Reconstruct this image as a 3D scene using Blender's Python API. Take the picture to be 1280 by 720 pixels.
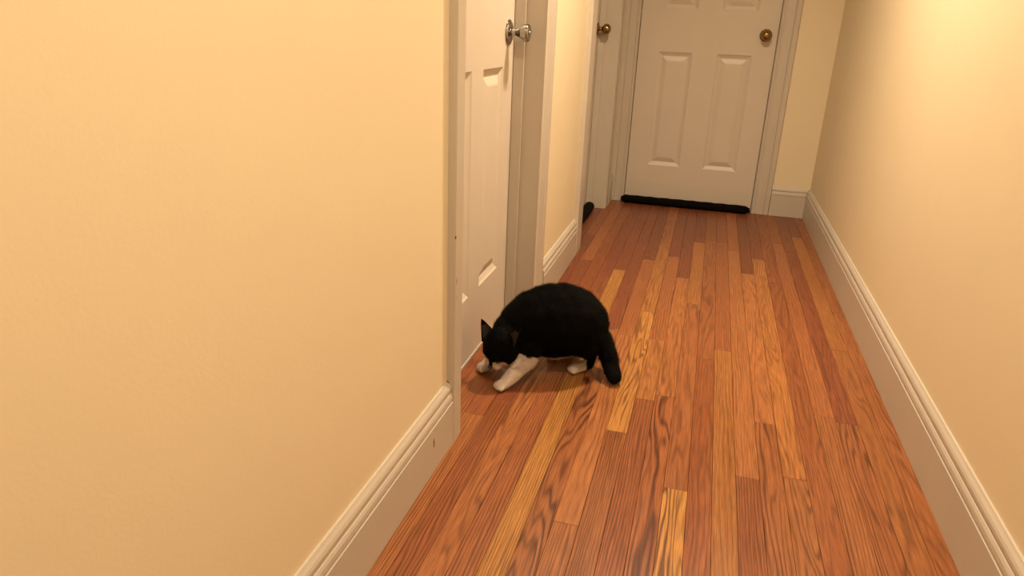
import bpy, bmesh, math, random
import numpy as np
from mathutils import Vector, Matrix, noise

for o in list(bpy.data.objects): bpy.data.objects.remove(o)
scene = bpy.context.scene
COL = scene.collection
random.seed(7)

# ------------------------------------------------------------------ camera
F_PX = 886.14
RIGHT = Vector((0.96316756, 0.26619957, 0.03802679))
DOWN = Vector((0.12697593, -0.32558256, -0.93694883))
FWD = Vector((-0.23703452, 0.90726721, -0.34739149))
cam_data = bpy.data.cameras.new('camera')
cam = bpy.data.objects.new('camera', cam_data)
COL.objects.link(cam)
cam_data.sensor_fit = 'HORIZONTAL'
cam_data.sensor_width = 36.0
cam_data.lens = 36.0 * F_PX / 1280.0
cam_data.clip_start = 0.02
cam.matrix_world = Matrix(((RIGHT.x, -DOWN.x, -FWD.x, 0), (RIGHT.y, -DOWN.y, -FWD.y, 0),
                           (RIGHT.z, -DOWN.z, -FWD.z, 1.0), (0, 0, 0, 1)))
scene.camera = cam

# ------------------------------------------------------------------ world, lamps, exposure
world = bpy.data.worlds.new('world'); scene.world = world; world.use_nodes = True
world.node_tree.nodes['Background'].inputs[0].default_value = (0.9, 0.7, 0.5, 1)
world.node_tree.nodes['Background'].inputs[1].default_value = 0.05
vs = scene.view_settings
vs.view_transform = 'Standard'; vs.look = 'None'; vs.gamma = 1.0; vs.use_curve_mapping = False
vs.exposure = 0.0
LAMP_COL = (1.0, 0.75, 0.50)
CEIL_Z = 2.34
HALL_LAMP = (0.02, 2.40, CEIL_Z)
HALL_POWER = 37.0
BACK_FILL = (0.20, 0.55, CEIL_Z)  # added lamp out of view, brightens the left wall near the camera
BACK_FILL_POWER = 21.0
SIDE_GLOW = 0.04

# ------------------------------------------------------------------ material helpers
def new_mat(name):
    m = bpy.data.materials.new(name); m.use_nodes = True
    nt = m.node_tree
    return m, nt, nt.nodes['Principled BSDF']

def math_node(nt, op, a, b=None, c=None):
    n = nt.nodes.new('ShaderNodeMath'); n.operation = op
    for i, v in enumerate((a, b, c)):
        if v is None: continue
        if isinstance(v, (int, float)): n.inputs[i].default_value = v
        else: nt.links.new(v, n.inputs[i])
    return n.outputs[0]

def mix_col(nt, fac, a, b, mode='MIX'):
    n = nt.nodes.new('ShaderNodeMix'); n.data_type = 'RGBA'; n.blend_type = mode
    for sock, v in ((n.inputs[0], fac), (n.inputs[6], a), (n.inputs[7], b)):
        if isinstance(v, (int, float)): sock.default_value = v
        elif isinstance(v, tuple): sock.default_value = (*v, 1) if len(v) == 3 else v
        else: nt.links.new(v, sock)
    return n.outputs[2]

def noise_node(nt, vec, scale, detail=2.0, rough=0.5, dist=0.0):
    n = nt.nodes.new('ShaderNodeTexNoise')
    n.inputs['Scale'].default_value = scale; n.inputs['Detail'].default_value = detail
    n.inputs['Roughness'].default_value = rough; n.inputs['Distortion'].default_value = dist
    if vec is not None: nt.links.new(vec, n.inputs['Vector'])
    return n.outputs['Fac']

def paint(name, col, rough, bump=0.05, scale=220, mottle=0.05, chips_and_shade=()):
    m, nt, b = new_mat(name)
    tc = nt.nodes.new('ShaderNodeTexCoord').outputs['Object']
    mo = noise_node(nt, tc, 6.0, 4.0, 0.6)
    c = mix_col(nt, mo, tuple(x * (1 - mottle) for x in col), tuple(min(1, x * (1 + mottle)) for x in col))
    for (p, r, stretch) in chips_and_shade:                   # knocks, scuffs and a painted corner shade at fixed places
        s = nt.nodes.new('ShaderNodeVectorMath'); s.operation = 'SUBTRACT'
        nt.links.new(tc, s.inputs[0]); s.inputs[1].default_value = p
        k = nt.nodes.new('ShaderNodeVectorMath'); k.operation = 'MULTIPLY'
        nt.links.new(s.outputs[0], k.inputs[0]); k.inputs[1].default_value = (1, 1, 1 / stretch)
        l = nt.nodes.new('ShaderNodeVectorMath'); l.operation = 'LENGTH'
        nt.links.new(k.outputs[0], l.inputs[0])
        wob = math_node(nt, 'MULTIPLY', noise_node(nt, tc, 300.0), r)
        d = math_node(nt, 'LESS_THAN', math_node(nt, 'ADD', l.outputs['Value'], wob), r * 1.5)
        c = mix_col(nt, d, c, (0.10, 0.06, 0.035))
    nt.links.new(c, b.inputs['Base Color'])
    b.inputs['Roughness'].default_value = rough
    bn = nt.nodes.new('ShaderNodeBump'); bn.inputs['Strength'].default_value = bump
    bn.inputs['Distance'].default_value = 0.002
    nt.links.new(noise_node(nt, tc, scale, 3.0), bn.inputs['Height'])
    nt.links.new(bn.outputs[0], b.inputs['Normal'])
    return m

M_WALL = paint('cream_wall_paint', (0.74, 0.66, 0.48), 0.6, 0.10, 160, 0.02)
M_TRIM = paint('white_trim_gloss_paint', (0.52, 0.48, 0.42), 0.38, 0.06, 90, 0.05,
               chips_and_shade=(((-0.5200, 1.335, 0.078), 0.0045, 3.0), ((-0.521, 1.469, 0.542), 0.0022, 2.0),
                      ((-0.521, 1.476, 0.434), 0.0022, 4.0), ((-0.521, 1.478, 0.392), 0.0022, 3.0),
                      ((-0.538, 1.466, 0.165), 0.0055, 1.6)))  # last spot paints in the shade where casing meets wall
M_DOOR = paint('white_door_paint', (0.60, 0.55, 0.48), 0.42, 0.05, 120, 0.03)
M_CEIL = paint('ceiling_paint', (0.62, 0.58, 0.50), 0.8, 0.1, 120, 0.02)
M_SUB = paint('dark_joint_filler', (0.05, 0.022, 0.010), 0.8)
M_FABRIC = paint('black_fabric', (0.0030, 0.0018, 0.0018), 0.9, 0.6, 500, 0.3)
M_FABRIC.node_tree.nodes['Principled BSDF'].inputs['Specular IOR Level'].default_value = 0.1

def metal(name, col, rough):
    m, nt, b = new_mat(name)
    tc = nt.nodes.new('ShaderNodeTexCoord').outputs['Object']
    n = noise_node(nt, tc, 60.0, 3.0)
    nt.links.new(mix_col(nt, n, tuple(x * 0.92 for x in col), col), b.inputs['Base Color'])
    nt.links.new(math_node(nt, 'MULTIPLY_ADD', n, 0.08, rough), b.inputs['Roughness'])
    b.inputs['Metallic'].default_value = 1.0
    return m
M_CHROME = metal('satin_chrome', (0.36, 0.35, 0.34), 0.08)
M_BRASS = metal('aged_brass', (0.34, 0.24, 0.09), 0.12)
M_STEEL = metal('latch_steel', (0.45, 0.42, 0.38), 0.3)

def oak():
    m, nt, b = new_mat('oak_strip_varnish')
    tc = nt.nodes.new('ShaderNodeTexCoord').outputs['Object']
    oi = nt.nodes.new('ShaderNodeObjectInfo')
    off = nt.nodes.new('ShaderNodeVectorMath'); off.operation = 'MULTIPLY_ADD'
    cmb = nt.nodes.new('ShaderNodeCombineXYZ')
    nt.links.new(math_node(nt, 'MULTIPLY', oi.outputs['Random'], 37.0), cmb.inputs[0])
    nt.links.new(math_node(nt, 'MULTIPLY', oi.outputs['Random'], 91.0), cmb.inputs[1])
    nt.links.new(math_node(nt, 'MULTIPLY', oi.outputs['Random'], 53.0), cmb.inputs[2])
    nt.links.new(tc, off.inputs[0]); off.inputs[1].default_value = (1, 1, 1)
    nt.links.new(cmb.outputs[0], off.inputs[2])
    def stretched(sx, sy):
        v = nt.nodes.new('ShaderNodeVectorMath'); v.operation = 'MULTIPLY'
        nt.links.new(off.outputs[0], v.inputs[0]); v.inputs[1].default_value = (sx, sy, 1)
        return v.outputs[0]
    sep = nt.nodes.new('ShaderNodeSeparateXYZ'); nt.links.new(tc, sep.inputs[0])
    n_c = noise_node(nt, stretched(17.0, 1.5), 1.0, 2.0, 0.45, 0.3)
    n_s = noise_node(nt, stretched(14.0, 0.8), 1.0, 3.0, 0.6)
    straight = math_node(nt, 'ADD', math_node(nt, 'MULTIPLY', sep.outputs[0], 175.0), math_node(nt, 'MULTIPLY', n_s, 8.0))
    cath = math_node(nt, 'ADD', math_node(nt, 'MULTIPLY', n_c, 12.0), math_node(nt, 'MULTIPLY', sep.outputs[0], 12.0))
    al = math_node(nt, 'FRACT', oi.outputs['Alpha'])
    strength = math_node(nt, 'MULTIPLY', math_node(nt, 'FLOOR', oi.outputs['Alpha']), 0.1)
    mixv = nt.nodes.new('ShaderNodeMix'); mixv.data_type = 'FLOAT'
    nt.links.new(al, mixv.inputs[0]); nt.links.new(straight, mixv.inputs[2]); nt.links.new(cath, mixv.inputs[3])
    s = math_node(nt, 'SINE', math_node(nt, 'MULTIPLY', mixv.outputs[0], 6.2832))
    s01 = math_node(nt, 'MULTIPLY_ADD', s, 0.5, 0.5)
    ring = math_node(nt, 'POWER', s01, 2.2)
    patch = noise_node(nt, stretched(26.0, 1.8), 1.3, 2.0, 0.5)
    amp = math_node(nt, 'MULTIPLY', ring, math_node(nt, 'SMOOTHSTEP' if False else 'MULTIPLY_ADD', patch, 2.4, -0.30))
    amp_n = nt.nodes.new('ShaderNodeClamp'); nt.links.new(amp, amp_n.inputs[0])
    tint = oi.outputs['Color']
    dark = mix_col(nt, 1.0, tint, (0.30, 0.22, 0.20), 'MULTIPLY')
    c = mix_col(nt, math_node(nt, 'MULTIPLY', amp_n.outputs[0], strength), tint, dark)
    pores = noise_node(nt, stretched(520.0, 14.0), 1.0, 2.0, 0.6)
    pr = nt.nodes.new('ShaderNodeMapRange'); nt.links.new(pores, pr.inputs[0])
    pr.inputs[1].default_value = 0.3; pr.inputs[2].default_value = 0.7
    pr.inputs[3].default_value = 0.60; pr.inputs[4].default_value = 1.22
    gc = nt.nodes.new('ShaderNodeCombineColor')
    for i in range(3): nt.links.new(pr.outputs[0], gc.inputs[i])
    c = mix_col(nt, 1.0, c, gc.outputs[0], 'MULTIPLY')
    bl = noise_node(nt, stretched(10.0, 2.0), 1.0, 3.0, 0.6)
    c = mix_col(nt, bl, mix_col(nt, 1.0, c, (0.80, 0.72, 0.68), 'MULTIPLY'), mix_col(nt, 1.0, c, (1.16, 1.2, 1.22), 'MULTIPLY'))
    nt.links.new(c, b.inputs['Base Color'])
    nt.links.new(math_node(nt, 'MULTIPLY_ADD', bl, 0.16, 0.30), b.inputs['Roughness'])
    b.inputs['IOR'].default_value = 1.5
    b.inputs['Specular IOR Level'].default_value = 0.45
    bn = nt.nodes.new('ShaderNodeBump'); bn.inputs['Strength'].default_value = 0.12; bn.inputs['Distance'].default_value = 0.001
    nt.links.new(math_node(nt, 'SUBTRACT', pores, math_node(nt, 'MULTIPLY', amp_n.outputs[0], 0.6)), bn.inputs['Height'])
    nt.links.new(bn.outputs[0], b.inputs['Normal'])
    return m
M_OAK = oak()

def fur_mat():
    m, nt, b = new_mat('cat_coat')
    a = nt.nodes.new('ShaderNodeAttribute'); a.attribute_name = 'coat'
    tc = nt.nodes.new('ShaderNodeTexCoord').outputs['Object']
    n = noise_node(nt, tc, 260.0, 3.0)
    c = mix_col(nt, n, mix_col(nt, 1.0, a.outputs['Color'], (0.8, 0.8, 0.8), 'MULTIPLY'), a.outputs['Color'])
    nt.links.new(c, b.inputs['Base Color'])
    b.inputs['Roughness'].default_value = 0.75
    b.inputs['Specular IOR Level'].default_value = 0.09
    bn = nt.nodes.new('ShaderNodeBump'); bn.inputs['Strength'].default_value = 0.3; bn.inputs['Distance'].default_value = 0.002
    nt.links.new(n, bn.inputs['Height']); nt.links.new(bn.outputs[0], b.inputs['Normal'])
    return m
M_COAT = fur_mat()

def plain(name, col, rough, spec=0.5):
    m, nt, b = new_mat(name)
    tc = nt.nodes.new('ShaderNodeTexCoord').outputs['Object']
    n = noise_node(nt, tc, 180.0, 2.0)
    nt.links.new(mix_col(nt, n, tuple(x * 0.8 for x in col), col), b.inputs['Base Color'])
    b.inputs['Roughness'].default_value = rough; b.inputs['Specular IOR Level'].default_value = spec
    return m
M_EYE = plain('amber_eye', (0.10, 0.07, 0.01), 0.08)
M_PUPIL = plain('pupil', (0.002, 0.002, 0.002), 0.05)
M_NOSE = plain('nose_leather', (0.02, 0.012, 0.012), 0.4)
M_EARIN = plain('inner_ear_skin', (0.012, 0.006, 0.0055), 0.7)
M_WHISK = plain('whisker_hair', (0.5, 0.48, 0.45), 0.4)

def glow(name, col, strength):
    m, nt, b = new_mat(name)
    b.inputs['Base Color'].default_value = (0.9, 0.88, 0.8, 1)
    b.inputs['Emission Color'].default_value = (*col, 1); b.inputs['Emission Strength'].default_value = strength
    return m
M_GLASS = glow('opal_lamp_glass', LAMP_COL, 4.0)

# ------------------------------------------------------------------ object helpers
def link(name, me, mat=None, parent=None, kind=None, label=None, cat=None, smooth=False):
    o = bpy.data.objects.new(name, me); COL.objects.link(o)
    if mat and me is not None and not me.materials: me.materials.append(mat)
    if parent is not None: o.parent = parent
    if kind: o['kind'] = kind
    if label: o['label'] = label
    if cat: o['category'] = cat
    if smooth and me is not None:
        me.polygons.foreach_set('use_smooth', [True] * len(me.polygons)); me.update()
    return o

def obj(name, bm, mat, parent=None, **kw):
    bmesh.ops.recalc_face_normals(bm, faces=bm.faces)
    me = bpy.data.meshes.new(name); bm.to_mesh(me); bm.free()
    return link(name, me, mat, parent, **kw)

def box(bm, x0, x1, y0, y1, z0, z1, bev=0.0):
    r = bmesh.ops.create_cube(bm, size=1.0)
    for v in r['verts']:
        v.co = Vector((x0 + (v.co.x + .5) * (x1 - x0), y0 + (v.co.y + .5) * (y1 - y0), z0 + (v.co.z + .5) * (z1 - z0)))
    if bev:
        es = list({e for v in r['verts'] for e in v.link_edges})
        bmesh.ops.bevel(bm, geom=es, offset=bev, segments=2, affect='EDGES', profile=0.5)
    return bm

def boxobj(name, b6, mat, parent=None, bev=0.0, **kw):
    return obj(name, box(bmesh.new(), *b6, bev), mat, parent, **kw)

def extrude_profile(name, prof, a, b, to3d, mat, parent=None, **kw):
    """closed profile [(p,q)] swept from a to b; to3d(p,q,t) -> point"""
    bm = bmesh.new()
    A = [bm.verts.new(to3d(p, q, a)) for p, q in prof]
    B = [bm.verts.new(to3d(p, q, b)) for p, q in prof]
    n = len(prof)
    for i in range(n): bm.faces.new((A[i], A[(i + 1) % n], B[(i + 1) % n], B[i]))
    bm.faces.new(A); bm.faces.new(list(reversed(B)))
    return obj(name, bm, mat, parent, **kw)

def lathe(name, prof, mat, parent, axis, origin, segs=40, **kw):
    """prof [(t along axis, radius)]"""
    bm = bmesh.new(); ax = Vector(axis).normalized()
    u = ax.orthogonal().normalized(); v = ax.cross(u); o = Vector(origin); rings = []
    for t, r in prof:
        if r < 1e-6: rings.append([bm.verts.new(o + ax * t)])
        else: rings.append([bm.verts.new(o + ax * t + (u * math.cos(2 * math.pi * k / segs) + v * math.sin(2 * math.pi * k / segs)) * r) for k in range(segs)])
    for A, B in zip(rings, rings[1:]):
        for k in range(segs):
            k2 = (k + 1) % segs
            if len(A) == 1 and len(B) == 1: continue
            if len(A) == 1: bm.faces.new((A[0], B[k], B[k2]))
            elif len(B) == 1: bm.faces.new((A[k], A[k2], B[0]))
            else: bm.faces.new((A[k], A[k2], B[k2], B[k]))
    return obj(name, bm, mat, parent, smooth=True, **kw)

def empty(name, loc=(0, 0, 0), kind=None, label=None, cat=None):
    o = bpy.data.objects.new(name, None); COL.objects.link(o); o.location = loc
    if kind: o['kind'] = kind
    if label: o['label'] = label
    if cat: o['category'] = cat
    return o

# ------------------------------------------------------------------ the room
XB = -0.5216       # baseboard face of the left wall
XW = -0.5400       # paint plane of the left wall
XR = 0.620         # paint plane of the right wall
YE = 4.385         # paint plane of the end wall
YN = -0.90         # wall behind the camera
D1 = (1.524, 2.346)   # opening of the near door
D2 = (3.275, 4.120)   # opening of the far left door
D3 = (-0.450, 0.312)  # opening of the end door
DH = 2.02
TH = 0.12

bm = bmesh.new()
for (a, b) in ((YN - TH, D1[0] - .02), (D1[1] + .02, D2[0] - .02), (D2[1] + .02, YE + TH)):
    box(bm, XW - TH, XW, a, b, 0, CEIL_Z)
for (a, b) in (D1, D2):
    box(bm, XW - TH, XW, a - .02, b + .02, DH + .02, CEIL_Z)
obj('wall_left', bm, M_WALL, kind='structure', label='cream painted hallway wall on the left with two doorways')
boxobj('wall_right', (XR, XR + TH, YN - TH, YE + TH, 0, CEIL_Z), M_WALL, kind='structure')
bm = bmesh.new()
box(bm, XW, D3[0] - .02, YE, YE + TH, 0, CEIL_Z)
box(bm, D3[1] + .02, XR, YE, YE + TH, 0, CEIL_Z)
box(bm, D3[0] - .02, D3[1] + .02, YE, YE + TH, DH + .02, CEIL_Z)
obj('wall_end', bm, M_WALL, kind='structure')
boxobj('wall_back', (XW, XR, YN - TH, YN, 0, CEIL_Z), M_WALL, kind='structure')
boxobj('ceiling', (XW - TH, XR + TH, YN - TH, YE + TH, CEIL_Z, CEIL_Z + .1), M_CEIL, kind='structure')

# floor: dark bed with every oak strip a piece of its own
floor = boxobj('floor', (XW - TH - .15, XR + TH, YN - TH, YE + TH + .1, -0.06, -0.018), M_SUB, kind='structure',
               label='varnished red oak strip floor')
PW = 0.0551
X0 = XB + 0.0330
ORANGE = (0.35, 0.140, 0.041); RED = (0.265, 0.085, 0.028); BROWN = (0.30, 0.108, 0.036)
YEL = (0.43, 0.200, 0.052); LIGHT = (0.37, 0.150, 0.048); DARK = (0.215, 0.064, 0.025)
known = {   # strip -> [(y start, y end, tint, figured amount)]
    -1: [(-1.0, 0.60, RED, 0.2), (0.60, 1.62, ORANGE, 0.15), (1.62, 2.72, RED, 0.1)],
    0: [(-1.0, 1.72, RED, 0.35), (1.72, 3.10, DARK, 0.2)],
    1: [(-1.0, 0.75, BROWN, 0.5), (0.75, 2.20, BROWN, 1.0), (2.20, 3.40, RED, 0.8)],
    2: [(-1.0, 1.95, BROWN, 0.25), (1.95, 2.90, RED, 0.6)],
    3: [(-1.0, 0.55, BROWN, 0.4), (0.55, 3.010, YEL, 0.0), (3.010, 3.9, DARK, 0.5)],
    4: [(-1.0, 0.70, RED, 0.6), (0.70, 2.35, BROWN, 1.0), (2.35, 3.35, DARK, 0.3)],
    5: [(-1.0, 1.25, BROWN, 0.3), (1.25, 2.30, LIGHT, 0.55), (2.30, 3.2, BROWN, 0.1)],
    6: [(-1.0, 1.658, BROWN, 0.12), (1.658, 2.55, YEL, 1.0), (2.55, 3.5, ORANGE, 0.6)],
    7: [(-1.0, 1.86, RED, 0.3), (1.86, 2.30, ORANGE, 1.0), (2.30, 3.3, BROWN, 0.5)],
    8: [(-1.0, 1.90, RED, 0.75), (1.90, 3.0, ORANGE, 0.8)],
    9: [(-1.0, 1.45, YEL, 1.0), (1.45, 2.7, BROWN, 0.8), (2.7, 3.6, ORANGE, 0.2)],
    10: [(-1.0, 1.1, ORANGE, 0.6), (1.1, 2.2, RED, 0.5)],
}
tints = (ORANGE, RED, BROWN, LIGHT, DARK, BROWN, RED, BROWN)
rp = random.Random(21)
plank_meshes = {}
for k in range(-4, 22):
    x0 = X0 + PW * k; x1 = x0 + PW
    if x0 > XR + 0.02: continue
    rows = list(known.get(k, []))
    y = rows[-1][1] if rows else YN - .1 - rp.random() * .5
    end = YE + 0.10
    while y < end:
        L = rp.uniform(0.8, 2.1)
        y1 = min(y + L, end)
        if end - y1 < 0.25: y1 = end
        rows.append((y, y1, rp.choice(tints if y < 2.6 else (DARK, RED, DARK, BROWN)), rp.random())); y = y1  # far planks tinted darker, painting in the dimmer light down the hall
    for (a, b, t, cathed) in rows:
        hw = PW / 2 - 0.00035; hl = (b - a) / 2 - 0.0004; key = (round(hl, 4))
        if key not in plank_meshes:
            pb = bmesh.new(); e = 0.0005
            lo = [pb.verts.new(p) for p in ((-hw, -hl, -.016), (hw, -hl, -.016), (hw, hl, -.016), (-hw, hl, -.016))]
            mi = [pb.verts.new(p) for p in ((-hw, -hl, -e), (hw, -hl, -e), (hw, hl, -e), (-hw, hl, -e))]
            tp = [pb.verts.new(p) for p in ((-hw + e, -hl + e, 0), (hw - e, -hl + e, 0), (hw - e, hl - e, 0), (-hw + e, hl - e, 0))]
            for q in range(4):
                r_ = (q + 1) % 4
                pb.faces.new((lo[q], lo[r_], mi[r_], mi[q])); pb.faces.new((mi[q], mi[r_], tp[r_], tp[q]))
            pb.faces.new(tp); pb.faces.new(lo)
            bmesh.ops.recalc_face_normals(pb, faces=pb.faces)
            me = bpy.data.meshes.new('plank'); pb.to_mesh(me); pb.free(); me.materials.append(M_OAK)
            plank_meshes[key] = me
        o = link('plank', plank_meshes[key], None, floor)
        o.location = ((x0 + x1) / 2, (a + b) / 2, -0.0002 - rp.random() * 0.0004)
        j = rp.uniform(0.92, 1.08)
        strong = {(4, 1): 10, (8, 0): 10, (9, 0): 10, (3, 1): 8, (6, 1): 8, (1, 1): 8}.get((k, rows.index((a, b, t, cathed))) if k in known else None, 8 if b < 2.2 else 5)
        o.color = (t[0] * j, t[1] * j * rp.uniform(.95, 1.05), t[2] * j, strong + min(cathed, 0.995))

# baseboards: tall plinth board with a cap moulding
PROF_BOARD = [(0, 0), (0.0184, 0), (0.0184, 0.1185), (0, 0.1185)]
PROF_CAP = [(0, 0.1185), (0.0145, 0.1185), (0.0160, 0.1215), (0.0168, 0.127), (0.0160, 0.135), (0.0135, 0.141),
            (0.0112, 0.1435), (0.0112, 0.1455), (0.0130, 0.149), (0.0128, 0.156), (0.0105, 0.162), (0.0065, 0.168), (0.0045, 0.172), (0, 0.172)]
def baseboard(name, runs, to3d):
    root = empty(name, kind='structure')
    for a, b in runs:
        extrude_profile('base_plank', PROF_BOARD, a, b, to3d, M_TRIM, root)
        extrude_profile('cap_moulding', PROF_CAP, a, b, to3d, M_TRIM, root)
    return root
CW = 0.060
baseboard('baseboard_left', ((YN, 1.468), (2.470, 3.145), (4.245, YE)), lambda p, q, t: Vector((XW + p, t, q)))
baseboard('baseboard_right', ((YN, YE),), lambda p, q, t: Vector((XR - p, t, q)))
baseboard('baseboard_end', ((D3[1] + .10, XR - .0184),), lambda p, q, t: Vector((t, YE - p, q)))
baseboard('baseboard_back', ((XW + .0184, XR - .0184),), lambda p, q, t: Vector((t, YN + p, q)))

# ------------------------------------------------------------------ doors
def panel_bm(w, h):
    """moulded panel in local (u across, v up, d depth toward the room)"""
    rings = [(0.0, 0.0), (0.006, -0.0045), (0.020, -0.0105), (0.024, -0.0110), (0.046, -0.0030), (0.052, -0.0018)]
    bm = bmesh.new(); prev = None
    for ins, d in rings:
        cur = [bm.verts.new((u, v, d)) for u, v in ((ins, ins), (w - ins, ins), (w - ins, h - ins), (ins, h - ins))]
        if prev:
            for i in range(4): bm.faces.new((prev[i], prev[(i + 1) % 4], cur[(i + 1) % 4], cur[i]))
        prev = cur
    bm.faces.new(prev)
    return bm

def door_leaf(root, origin, udir, ddir, width, zb, cols, rows, thick=0.035, height=None):
    """origin: bottom corner on the room-side face; udir across, ddir out of the face into the room"""
    U = Vector(udir); D = Vector(ddir); Z = Vector((0, 0, 1)); O = Vector(origin)
    M = Matrix(((U.x, Z.x, D.x, O.x), (U.y, Z.y, D.y, O.y), (U.z, Z.z, D.z, O.z), (0, 0, 0, 1)))
    H = height or (DH - zb - 0.003)
    bm = bmesh.new()
    us = sorted({0, width, *[c for p in cols for c in p]}); vs_ = sorted({0, H, *[c for p in rows for c in p]})
    for i in range(len(us) - 1):
        for j in range(len(vs_) - 1):
            if any(abs(us[i] - c[0]) < 1e-6 for c in cols) and any(abs(vs_[j] - r[0]) < 1e-6 for r in rows): 
                continue
            quad = [(us[i], vs_[j]), (us[i + 1], vs_[j]), (us[i + 1], vs_[j + 1]), (us[i], vs_[j + 1])]
            bm.faces.new([bm.verts.new((u, v, 0)) for u, v in quad])
    bmesh.ops.remove_doubles(bm, verts=bm.verts, dist=1e-5)
    c0 = [bm.verts.new(p) for p in ((0, 0, 0), (width, 0, 0), (width, H, 0), (0, H, 0))]
    c1 = [bm.verts.new(p) for p in ((0, 0, -thick), (width, 0, -thick), (width, H, -thick), (0, H, -thick))]
    for i in range(4): bm.faces.new((c0[i], c0[(i + 1) % 4], c1[(i + 1) % 4], c1[i]))
    bm.faces.new(c1)
    bmesh.ops.transform(bm, matrix=M, verts=bm.verts)
    leaf = obj('door_leaf', bm, M_DOOR, root)
    for c in cols:
        for r in rows:
            pb = panel_bm(c[1] - c[0], r[1] - r[0])
            bmesh.ops.transform(pb, matrix=M @ Matrix.Translation((c[0], r[0], 0)), verts=pb.verts)
            obj('raised_panel', pb, M_DOOR, leaf)
    return leaf

ROWS = ((0.208, 0.868), (1.118, 1.620), (1.735, 1.905))
# --- near door on the left wall
XD = -0.637
d1 = empty('door_1', (XW, D1[0], 0), kind='structure', label='near white six panel door on the left wall with chrome knob')
d1.location = (0, 0, 0)
W1 = D1[1] - D1[0] - .010
door_leaf(d1, (XD, D1[0] + .003, 0.010), (0, 1, 0), (1, 0, 0), W1, 0.010,
          ((0.140, 0.388), (0.491, 0.693)), ROWS)
def side_jamb(root, ya, yb, stop_a, stop_b):
    bm = bmesh.new(); box(bm, XW - TH, XW, ya, yb, 0, DH + .02); obj('jamb', bm, M_TRIM, root)
def wall_door_frame(root, Y0, Y1, xd, c_left, c_right, xf_l, xf_r):
    boxobj('jamb', (XW - TH, XW, Y0 - .02, Y0, 0, DH), M_TRIM, root)
    boxobj('jamb', (XW - TH, XW, Y1, Y1 + .02, 0, DH), M_TRIM, root)
    boxobj('head_jamb', (XW - TH, XW, Y0 - .02, Y1 + .02, DH, DH + .02), M_TRIM, root)
    # door stop in front of which the leaf closes: thin proud strip on the reveal
    boxobj('door_stop', (xd + .001, xd + .036, Y0, Y0 + .011, 0, DH), M_TRIM, root, bev=.001)
    boxobj('door_stop', (xd + .001, xd + .036, Y1 - .013, Y1, 0, DH), M_TRIM, root, bev=.001)
# reveal on the latch side has a small step
def casing_prof(w, t, plain=False):
    if w < 0.08 or plain: return [(0, 0), (0, t * .8), (.003, t * .95), (w - .012, t * .95), (w - .010, t), (w - .001, t), (w, t * .95), (w, 0)]
    return [(0, 0), (0, t * .55), (0.006, t * .80), (0.012, t * .80), (0.014, t * .55), (0.020, t * .55), (0.026, t * .72),
            (w - .034, t * .9), (w - .030, t * .7), (w - .026, t * 1.0), (w - .004, t), (w, t * .6), (w, 0)]
def casing_y(root, y_in, w, t, sgn, plain=False):
    extrude_profile('casing', casing_prof(w, t, plain), 0, DH + (w if w > .08 else .10), lambda p, q, s: Vector((XW + q, y_in + sgn * p, s)), M_TRIM, root)
wall_door_frame(d1, D1[0], D1[1], XD, 0, 0, 0, 0)
casing_y(d1, D1[0] - .001, 0.055, 0.020, -1)
casing_y(d1, D1[1] + .001, 0.124, 0.012, 1)
boxobj('head_casing', (XW, XW + .016, D1[0] - .056, D1[1] + .124, DH, DH + .10), M_TRIM, d1)
boxobj('threshold', (XD - .036, XD + .004, D1[0], D1[1], -0.0002, 0.0065), M_TRIM, d1)

def knob(root, name, mat, origin, axis, kind):
    if kind == 'tulip':
        body = lathe(name, [(0.004, 0.0), (0.004, 0.0125), (0.014, 0.0115), (0.022, 0.0108), (0.028, 0.0125), (0.034, 0.0170),
                            (0.041, 0.0215), (0.049, 0.0250), (0.056, 0.0268), (0.061, 0.0272), (0.0645, 0.0262), (0.067, 0.0235), (0.0675, 0.020), (0.0665, 0.0)], mat, root, axis, origin)
        lathe('rosette', [(0, 0), (0, 0.0375), (0.0015, 0.0385), (0.004, 0.0375), (0.008, 0.030), (0.0105, 0.018), (0.011, 0.0)], mat, body, axis, origin)
        lathe('lock_button', [(0.0655, 0.0), (0.0665, 0.0065), (0.0690, 0.006), (0.0695, 0.0)], M_STEEL, body, axis, origin, segs=20)
    else:
        pr = [(0.004, 0.0), (0.004, 0.0125), (0.012, 0.0115), (0.022, 0.0105), (0.028, 0.0125)]
        for i in range(1, 15):
            a = math.pi * (0.83 - 0.83 * i / 14)
            pr.append((0.049 - 0.0245 * math.cos(math.pi * .17 + math.pi * .83 * i / 14), max(0.0, 0.0275 * math.sin(math.pi * .17 + math.pi * .83 * i / 14))))
        pr[-1] = (pr[-1][0], 0.0)
        body = lathe(name, pr, mat, root, axis, origin)
        lathe('rosette', [(0, 0), (0, 0.032), (0.002, 0.0335), (0.005, 0.032), (0.008, 0.026), (0.0105, 0.016), (0.011, 0.0)], mat, body, axis, origin)
    return body
knob(d1, 'doorknob', M_CHROME, (XD + .0005, 2.268, 0.979), (1, 0, 0), 'tulip')['label'] = 'chrome flared doorknob'

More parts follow.
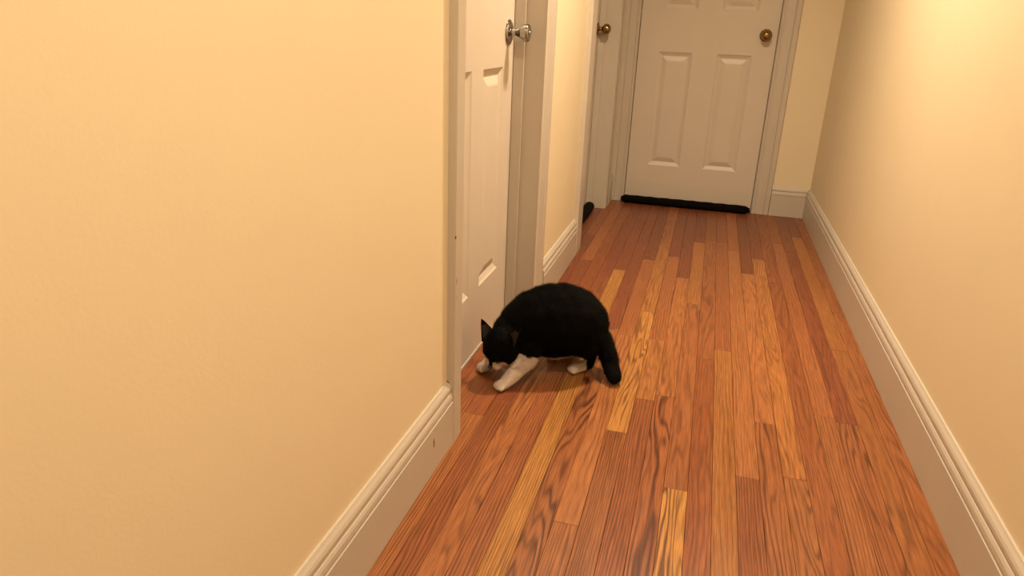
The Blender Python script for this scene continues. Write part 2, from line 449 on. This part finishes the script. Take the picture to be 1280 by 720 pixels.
# --- far door on the left wall
XD2 = -0.642
d2 = empty('door_2', kind='structure', label='far white door on the left wall with brass knob, seen edge on')
door_leaf(d2, (XD2, D2[0] + .003, 0.010), (0, 1, 0), (1, 0, 0), D2[1] - D2[0] - .007, 0.010,
          ((0.123, 0.345), (0.493, 0.715)), ROWS)
wall_door_frame(d2, D2[0], D2[1], XD2, 0, 0, 0, 0)
casing_y(d2, D2[0] - .001, 0.129, 0.020, -1, True)
casing_y(d2, D2[1] + .001, 0.124, 0.020, 1)
boxobj('head_casing', (XW, XW + .02, D2[0] - .13, D2[1] + .125, DH, DH + .10), M_TRIM, d2)
knob(d2, 'doorknob', M_BRASS, (XD2 + .0005, 4.060, 1.000), (1, 0, 0), 'ball')['label'] = 'round brass doorknob'

# --- end door
YD = YE + .022
d3 = empty('door_3', kind='structure', label='white panelled door at the end of the hallway')
W3 = D3[1] - D3[0] - .006
door_leaf(d3, (D3[0] + .003, YD, 0.010), (1, 0, 0), (0, -1, 0), W3, 0.010,
          ((0.118, 0.310), (0.446, 0.638)), ((0.222, 0.880), (1.112, 1.62), (1.735, 1.905)))
boxobj('jamb', (D3[0] - .02, D3[0], YE, YE + TH, 0, DH), M_TRIM, d3)
boxobj('jamb', (D3[1], D3[1] + .02, YE, YE + TH, 0, DH), M_TRIM, d3)
boxobj('head_jamb', (D3[0] - .02, D3[1] + .02, YE, YE + TH, DH, DH + .02), M_TRIM, d3)
def casing_x(root, x_in, w, t, sgn):
    extrude_profile('casing', casing_prof(w, t), 0, DH + .1, lambda p, q, s: Vector((x_in + sgn * p, YE - q, s)), M_TRIM, root)
casing_x(d3, D3[0] - .001, 0.0885, 0.016, -1)
casing_x(d3, D3[1] + .001, 0.0985, 0.016, 1)
boxobj('head_casing', (D3[0] - .089, D3[1] + .10, YE - .016, YE, DH, DH + .10), M_TRIM, d3)
knob(d3, 'doorknob', M_BRASS, (D3[1] - .065, YD - .0005, 1.0), (0, -1, 0), 'ball')

# ------------------------------------------------------------------ draught stoppers: black fabric rolls lying at the door bottoms
def draught_roll(name, p0, p1, r, label):
    P0 = Vector(p0); P1 = Vector(p1); n = 30; segs = 20
    ax = (P1 - P0).normalized(); u = Vector((0, 0, 1)); v = ax.cross(u); bm = bmesh.new(); rings = []
    rr = random.Random(len(label))
    for i in range(n + 1):
        t = i / n; e = min(t, 1 - t) * (P1 - P0).length
        k = r * (1 - max(0, 1 - e / 0.022) ** 2 * 0.55) * (1 + 0.05 * math.sin(i * 1.9 + rr.random()))
        c = P0.lerp(P1, t); ring = []
        for s in range(segs):
            a = 2 * math.pi * s / segs
            zz = math.sin(a) * k * (0.82 if math.sin(a) < 0 else 1)
            ring.append(bm.verts.new(Vector((c.x, c.y, 0)) + v * math.cos(a) * k * 1.12 + Vector((0, 0, max(0.0005, r * .82 + zz)))))
        rings.append(ring)
    for A, B in zip(rings, rings[1:]):
        for s in range(segs): bm.faces.new((A[s], A[(s + 1) % segs], B[(s + 1) % segs], B[s]))
    bm.faces.new(rings[0]); bm.faces.new(list(reversed(rings[-1])))
    o = obj(name, bm, M_FABRIC, None, smooth=True, label=label, cat='draught stopper')
    # stitched seam along the roll and a gathered tuft at each end
    sb = bmesh.new()
    for i in range(n):
        a = P0.lerp(P1, (i + .15) / n); b = P0.lerp(P1, (i + .85) / n)
        sv = v * (r * 0.75)
        box(sb, -0.0008, .0008, -.0008, .0008, 0, 1)
        vv = list(sb.verts)[-8:]
        A = Vector((a.x, a.y, r * 1.52)) + sv; B = Vector((b.x, b.y, r * 1.52)) + sv
        for w in vv:
            t = w.co.z; base = A.lerp(B, t); w.co = base + Vector((w.co.x, w.co.x, w.co.y))
    obj('seam', sb, M_FABRIC, o)
    return o
draught_roll('draught_stopper', (D3[0] - .012, YE - .040, 0), (D3[1] - .01, YE - .040, 0), 0.026,
             'black fabric draught stopper lying along the foot of the end door')
draught_roll('draught_stopper', (XD2 + .032, D2[0] + .03, 0), (XD2 + .032, D2[1] - .035, 0), 0.026,
             'black draught stopper at the foot of the far left door with brass knob')

# ------------------------------------------------------------------ ceiling lamps: one over the hall, one added as fill
def ceiling_lamp(loc, power, label):
    x, y, z = loc
    root = empty('ceiling_lamp', (0, 0, 0), label=label, cat='lamp')
    lathe('lamp_base', [(0, 0), (0, 0.095), (0.018, 0.095), (0.022, 0.088), (0.022, 0)], M_TRIM, root, (0, 0, -1), (x, y, z))
    g = lathe('lamp_shade', [(0.022, 0.086), (0.035, 0.092), (0.055, 0.086), (0.072, 0.066), (0.082, 0.036), (0.085, 0.0)], M_GLASS, root, (0, 0, -1), (x, y, z))
    ld = bpy.data.lights.new('bulb', 'AREA'); ld.shape = 'DISK'; ld.size = 0.17; ld.spread = math.radians(150); ld.energy = power; ld.color = LAMP_COL
    lo = bpy.data.objects.new('bulb', ld); COL.objects.link(lo); lo.parent = root
    lo.location = (x, y, z - 0.09)
    # the sides of the opal shade shine sideways and up as well
    pd = bpy.data.lights.new('bulb', 'POINT'); pd.shadow_soft_size = 0.06; pd.energy = power * SIDE_GLOW; pd.color = LAMP_COL
    po = bpy.data.objects.new('bulb', pd); COL.objects.link(po); po.parent = root
    po.location = (x, y, z - 0.16)
    return root
ceiling_lamp(HALL_LAMP, HALL_POWER, 'opal glass ceiling lamp over the middle of the hallway')
ceiling_lamp(BACK_FILL, BACK_FILL_POWER, 'added unseen fill lamp near the start of the hallway')

# ------------------------------------------------------------------ the cat
P0 = Vector((-0.50, 1.86, 0)); SD = Vector((0.832, 0.555, 0)).normalized(); ND = Vector((SD.y, -SD.x, 0))  # ND: toward the viewer side
def B(s, n, z): return P0 + SD * s + ND * n + Vector((0, 0, z))

HC = Vector((-0.503, 1.817, 0.118))                    # head centre
HF = Vector((-0.33, -0.55, -0.77)).normalized()        # where the nose points
HR = Vector((0.93, -0.22, 0.07)); HR = (HR - HF * HR.dot(HF)).normalized()
HU = HR.cross(HF).normalized()
if HU.z < 0: HU = -HU
def Hd(r, u, f): return HC + HR * r + HU * u + HF * f

body_balls = []   # (centre, rx, ry, rz, axes)
def ball(c, r, ax=None, sc=(1, 1, 1)): body_balls.append((Vector(c), r, ax, sc))
def chain(pts, n=9):
    for (a, ra), (b, rb) in zip(pts, pts[1:]):
        a = Vector(a); b = Vector(b)
        for i in range(n + 1):
            t = i / n; ball(a.lerp(b, t), ra + (rb - ra) * t)
BAX = (SD, ND, Vector((0, 0, 1)))
# trunk
for s, z, r, lat in ((0.035, 0.150, 0.066, 0.95), (0.065, 0.165, 0.082, 0.95), (0.10, 0.174, 0.098, 0.93), (0.14, 0.176, 0.108, 0.95),
                     (0.18, 0.172, 0.110, 0.98), (0.21, 0.164, 0.104, 0.98), (0.24, 0.152, 0.088, 0.98)):
    ball(B(s, 0, z), r, BAX, (1, lat, 1))
ball(B(0.17, 0, 0.115), 0.078, BAX, (1.5, .95, .85))           # belly
# chest and neck
chain([(B(0.05, 0, 0.150), 0.068), (B(0.01, 0.010, 0.145), 0.056), (HC - HF * 0.02 + HU * -0.0, 0.046)])
chain([(B(0.045, 0.012, 0.105), 0.050), (B(0.02, 0.02, 0.095), 0.040)])
# haunches
ball(B(0.232, 0.060, 0.128), 0.062, BAX, (1.0, 0.60, 1.0))
ball(B(0.232, -0.060, 0.128), 0.062, BAX, (1.0, 0.60, 1.0))
# head
HAX = (HR, HU, HF)
ball(HC, 0.051, HAX, (1.10, 0.93, 0.98))
ball(Hd(0, 0.012, -0.012), 0.047, HAX, (1.0, 0.95, 1.0))
for sg in (-1, 1):
    ball(Hd(sg * 0.026, -0.012, 0.014), 0.030)                 # cheeks
    ball(Hd(sg * 0.0125, -0.015, 0.050), 0.0165)               # whisker pads
    ball(Hd(sg * 0.020, 0.016, 0.030), 0.016)                  # brow
chain([(Hd(0, 0.004, 0.030), 0.020), (Hd(0, -0.008, 0.052), 0.0115)])   # nose bridge
ball(Hd(0, -0.030, 0.040), 0.0135)                              # chin
# front leg nearest the camera (white, planted forward)
FL = [(B(0.055, 0.048, 0.110), 0.040), (Vector((-0.430, 1.836, 0.080)), 0.031), (Vector((-0.456, 1.808, 0.042)), 0.0230), (Vector((-0.476, 1.786, 0.018)), 0.0185)]
chain(FL)
# other front leg reaching toward the door
chain([(B(0.040, -0.045, 0.110), 0.032), (Vector((-0.515, 1.895, 0.070)), 0.022), (Vector((-0.553, 1.885, 0.030)), 0.018), (Vector((-0.562, 1.878, 0.018)), 0.017)])
def paw(c, d, r=0.0185):
    c = Vector(c); d = Vector((d[0], d[1], 0)).normalized(); s = Vector((-d.y, d.x, 0))
    ball(c, r, (d, s, Vector((0, 0, 1))), (1.15, 1.0, 0.82))
    for k in (-1.5, -0.5, 0.5, 1.5):
        ball(c + d * (0.0155 - abs(k) * 0.003) + s * k * 0.0085 + Vector((0, 0, -0.004)), 0.0088)
paw((-0.484, 1.777, 0.0150), (-0.55, -0.83)); paw((-0.567, 1.871, 0.0150), (-0.75, -0.55))
# hind legs: thigh forward, hock behind, foot flat
for sg, foot, heel in ((1, Vector((-0.300, 1.955, 0.016)), Vector((-0.262, 1.990, 0.020))), (-1, B(0.19, -0.075, 0.015), B(0.265, -0.078, 0.020))):
    chain([(B(0.235, sg * 0.060, 0.105), 0.040), (heel + Vector((0.006, 0.012, 0.060)), 0.026), (heel + Vector((0.002, 0.004, 0.022)), 0.0185), (heel, 0.0165), (foot, 0.0170)])
    d = foot - heel; paw(foot, (d.x, d.y), 0.0185)
# tail: low, thick, curving down to the floor
TAIL = [(B(0.275, 0.010, 0.135), 0.036), (Vector((-0.230, 2.002, 0.105)), 0.030), (Vector((-0.203, 1.966, 0.068)), 0.0275), (Vector((-0.188, 1.945, 0.040)), 0.0255), (Vector((-0.174, 1.922, 0.024)), 0.0225)]
chain(TAIL)

ico = bmesh.new(); bmesh.ops.create_icosphere(ico, subdivisions=2, radius=1.0)
iv = np.array([v.co[:] for v in ico.verts]); itri = np.array([[v.index for v in f.verts] for f in ico.faces]); ico.free()
allv = []; allf = []; off = 0
for c, r, ax, sc in body_balls:
    if ax: A = np.array([list(ax[0]), list(ax[1]), list(ax[2])]); pts = (iv * np.array(sc) * r) @ A + np.array(c)
    else: pts = iv * r + np.array(c)
    allv.append(pts); allf.append(itri + off); off += len(iv)
raw = bpy.data.meshes.new('raw'); raw.from_pydata(np.concatenate(allv).tolist(), [], np.concatenate(allf).tolist())
tmp = bpy.data.objects.new('tmp', raw); COL.objects.link(tmp)
rm = tmp.modifiers.new('r', 'REMESH'); rm.mode = 'VOXEL'; rm.voxel_size = 0.0032
sm = tmp.modifiers.new('s', 'SMOOTH'); sm.factor = 0.5; sm.iterations = 14
dg = bpy.context.evaluated_depsgraph_get(); ev = tmp.evaluated_get(dg)
cat_me = bpy.data.meshes.new_from_object(ev); cat_me.name = 'cat'
bpy.data.objects.remove(tmp); bpy.data.meshes.remove(raw)
nv = len(cat_me.vertices); co = np.empty(nv * 3); cat_me.vertices.foreach_get('co', co); co = co.reshape(-1, 3)
co[:, 2] = np.maximum(co[:, 2], 0.0006)
cat_me.vertices.foreach_set('co', co.ravel()); cat_me.update()

BLACK = (0.0012, 0.0011, 0.0010); WHITE = (0.74, 0.66, 0.60)
def seg_dist(p, a, b):
    a = np.array(a); b = np.array(b); d = b - a; t = np.clip(((p - a) @ d) / (d @ d), 0, 1)
    return np.linalg.norm(p - (a + t[:, None] * d), axis=1), t
def coat(p):
    h = np.array([noise.noise(Vector(q) * 60) for q in p]) * 0.006
    w = np.zeros(len(p), bool)
    d, _ = seg_dist(p, FL[0][0], FL[3][0]); dpw, _ = seg_dist(p, FL[1][0], FL[2][0])
    n_near = (p - np.array(P0)) @ np.array(ND); s_ = (p - np.array(P0)) @ np.array(SD)
    w |= (dpw + h < 0.036) & (p[:, 2] + h * .5 < 0.098) & (s_ < 0.072)
    w |= (np.linalg.norm(p[:, :2] - np.array((-0.484, 1.777)), axis=1) < 0.045) & (p[:, 2] < 0.05)
    w |= (np.linalg.norm(p[:, :2] - np.array((-0.566, 1.872)), axis=1) < 0.034) & (p[:, 2] < 0.052)   # other fore paw
    ch = np.linalg.norm(p - np.array(B(0.015, 0.045, 0.095)), axis=1); w |= (ch + h < 0.045) & (s_ < 0.06) & (p[:, 2] < 0.105)        # bib
    w |= (p[:, 2] + h < 0.068) & (np.abs(n_near) < 0.05) & (s_ > 0.0) & (s_ < 0.20)                                # under side
    w |= (np.linalg.norm(p[:, :2] - np.array((-0.300, 1.955)), axis=1) + h < 0.036) & (p[:, 2] < 0.04)
    q = np.array(B(0.19, -0.075, 0)); w |= (np.linalg.norm(p[:, :2] - q[:2], axis=1) + h < 0.034) & (p[:, 2] < 0.04)
    rel = p - np.array(HC); f = rel @ np.array(HF); u = rel @ np.array(HU); r = rel @ np.array(HR)
    head = (np.linalg.norm(rel, axis=1) < 0.085)
    hb = head & (f > -0.03) & (n_near > -0.2)
    w &= ~(hb & (np.linalg.norm(rel, axis=1) < 0.060))
    w |= head & (f > 0.036) & (u < 0.004) & (np.abs(r) > 0.0065)
    w |= head & (f > 0.030) & (u < -0.030) & (np.abs(r) > 0.005)
    c = np.where(w[:, None], np.array(WHITE), np.array(BLACK))
    return np.c_[c, np.ones(len(p))]
cols = coat(co)
at = cat_me.color_attributes.new('coat', 'FLOAT_COLOR', 'POINT')
at.data.foreach_set('color', cols.astype(np.float32).ravel())
cat_me.materials.clear()
cat = link('cat', cat_me, M_COAT, None, smooth=True,
           label='black and white cat crouching on the oak floor, sniffing by the door', cat='cat')

# ears
def ear(sg):
    bm = bmesh.new()
    base = Hd(-0.031, 0.022, -0.006) if sg < 0 else Hd(0.034, 0.026, -0.018)
    tip = Hd(-0.076, 0.041, -0.044) if sg < 0 else Hd(0.052, 0.040, -0.072)
    ax = (tip - base).normalized(); side = ((HR * 0.95 - HF * 0.15 - HU * 0.15) if sg < 0 else (HR * 0.70 + HF * 0.60 - HU * 0.35)).normalized(); side = (side - ax * side.dot(ax)).normalized()
    frn = ax.cross(side).normalized()
    if frn.dot(HU) < 0: frn = -frn
    L = (tip - base).length; rings = []
    for j in range(8):
        t = j / 7; w = (0.0255 if sg < 0 else 0.0230) * (1 - t) ** 0.85 + 0.0008; ring = []
        for k in range(13):
            a = math.pi * k / 12
            ring.append((base + ax * L * t + side * math.cos(a) * w - frn * (math.sin(a) * w * 0.62 - 0.004), t))
        rings.append(ring)
    outer = [[bm.verts.new(p) for p, t in r] for r in rings]
    inner = [[bm.verts.new(p + frn * 0.0022) for p, t in r] for r in rings]
    for L_ in (outer, inner):
        for A, C in zip(L_, L_[1:]):
            for k in range(12): bm.faces.new((A[k], A[k + 1], C[k + 1], C[k]))
    for e in (0, 12):
        for j in range(7): bm.faces.new((outer[j][e], outer[j + 1][e], inner[j + 1][e], inner[j][e]))
    bm.faces.new([*outer[-1], *reversed(inner[-1])])
    me_cols = (0.0020, 0.0016, 0.0015, 1)
    bmesh.ops.recalc_face_normals(bm, faces=bm.faces)
    me = bpy.data.meshes.new('ear'); bm.to_mesh(me); bm.free()
    a_ = me.color_attributes.new('coat', 'FLOAT_COLOR', 'POINT')
    a_.data.foreach_set('color', np.tile(me_cols, len(me.vertices)).astype(np.float32))
    e = link('ear', me, M_COAT, cat, smooth=True)
    ib = bmesh.new()
    rr = [[ib.verts.new(p + frn * 0.0030 ) for p, t in r[2:11]] for r in rings[:6]]
    for A, C in zip(rr, rr[1:]):
        for k in range(8): ib.faces.new((A[k], A[k + 1], C[k + 1], C[k]))
    obj('inner_ear', ib, M_EARIN, e, smooth=True)
for sg in (-1, 1): ear(sg)

# eyes, nose, whiskers
def small_ball(name, c, r, mat, parent, sc=(1, 1, 1), ax=None):
    bm = bmesh.new(); bmesh.ops.create_icosphere(bm, subdivisions=3, radius=r)
    A = ax or HAX
    for v in bm.verts:
        l = v.co.copy(); v.co = Vector(c) + A[0] * l.x * sc[0] + A[1] * l.y * sc[1] + A[2] * l.z * sc[2]
    return obj(name, bm, mat, parent, smooth=True)
for sg in (-1, 1):
    e = small_ball('eye', Hd(sg * 0.0195, 0.004, 0.0405), 0.0085, M_EYE, cat, (1, .8, 1))
    small_ball('pupil', Hd(sg * 0.0205, 0.004, 0.0462), 0.0045, M_PUPIL, e, (.8, 1, .8))
small_ball('nose', Hd(0, -0.0085, 0.0660), 0.0068, M_NOSE, cat, (1.1, .8, .7))
rw = random.Random(3)
for sg in (-1, 1):
    for k in range(5):
        a = Hd(sg * 0.016, -0.018 - 0.002 * (k % 2), 0.054); bm = bmesh.new()
        b = a + (HR * sg * 0.048 + HU * (0.012 - 0.009 * k) + HF * rw.uniform(-.004, .012)); rings = []
        for j in range(6):
            t = j / 5; c = a.lerp(b, t) - HU * 0.006 * t * t; w = 0.00022 * (1 - t * .8)
            rings.append([bm.verts.new(c + HU * w), bm.verts.new(c + HF * w), bm.verts.new(c - HU * w - HF * w)])
        for A, C in zip(rings, rings[1:]):
            for q in range(3): bm.faces.new((A[q], A[(q + 1) % 3], C[(q + 1) % 3], C[q]))
        obj('whisker', bm, M_WHISK, cat)

# short coat: tapered hairs laid back along the body, one uncountable piece
cat_me.calc_loop_triangles()
ntri = len(cat_me.loop_triangles); tri = np.empty(ntri * 3, int); cat_me.loop_triangles.foreach_get('vertices', tri); tri = tri.reshape(-1, 3)
rng = np.random.default_rng(5)
nor = np.empty(nv * 3); cat_me.vertices.foreach_get('normal', nor); nor = nor.reshape(-1, 3)
A_, B_, C_ = co[tri[:, 0]], co[tri[:, 1]], co[tri[:, 2]]
area = np.linalg.norm(np.cross(B_ - A_, C_ - A_), axis=1); N = 90000
pick = rng.choice(ntri, N, p=area / area.sum()); u = rng.random(N); v = rng.random(N); fl = u + v > 1; u[fl] = 1 - u[fl]; v[fl] = 1 - v[fl]
root_p = A_[pick] + (B_ - A_)[pick] * u[:, None] + (C_ - A_)[pick] * v[:, None]
nn = nor[tri[pick, 0]]; cc = cols[tri[pick, 0]]
flow = np.tile(np.array(SD) * 1.0 + np.array((0, 0, -0.35)), (N, 1))
hd = np.linalg.norm(root_p - np.array(HC), axis=1) < 0.07; flow[hd] = -np.array(HF)
leg = (root_p[:, 2] < 0.06); flow[leg] = np.array((0, 0, -1.0))
flow -= nn * np.sum(flow * nn, axis=1)[:, None]
flow /= np.linalg.norm(flow, axis=1)[:, None] + 1e-6
Ln = rng.uniform(0.008, 0.016, N); Ln[hd] *= 0.6; Ln[leg] *= 0.5; Ln[root_p[:, 2] < 0.02] *= 0.5
d = flow * 0.85 + nn * 0.50 + rng.normal(0, 0.16, (N, 3)); d /= np.linalg.norm(d, axis=1)[:, None]
side = np.cross(d, nn); side /= np.linalg.norm(side, axis=1)[:, None] + 1e-6
tipp = root_p + d * Ln[:, None]; tipp[:, 2] = np.maximum(tipp[:, 2], 0.0006)
wv = 0.00045
hv = np.empty((N, 3, 3)); hv[:, 0] = root_p - side * wv - nn * .0006; hv[:, 1] = root_p + side * wv - nn * .0006; hv[:, 2] = tipp
fm = bpy.data.meshes.new('fur'); fm.vertices.add(N * 3); fm.vertices.foreach_set('co', hv.ravel())
fm.loops.add(N * 3); fm.loops.foreach_set('vertex_index', np.arange(N * 3)); fm.polygons.add(N); fm.polygons.foreach_set('loop_start', np.arange(0, N * 3, 3))
fm.update(calc_edges=True); fm.validate()
fa = fm.color_attributes.new('coat', 'FLOAT_COLOR', 'POINT'); fa.data.foreach_set('color', np.repeat(cc, 3, axis=0).astype(np.float32).ravel())
link('fur', fm, M_COAT, cat, kind='stuff')
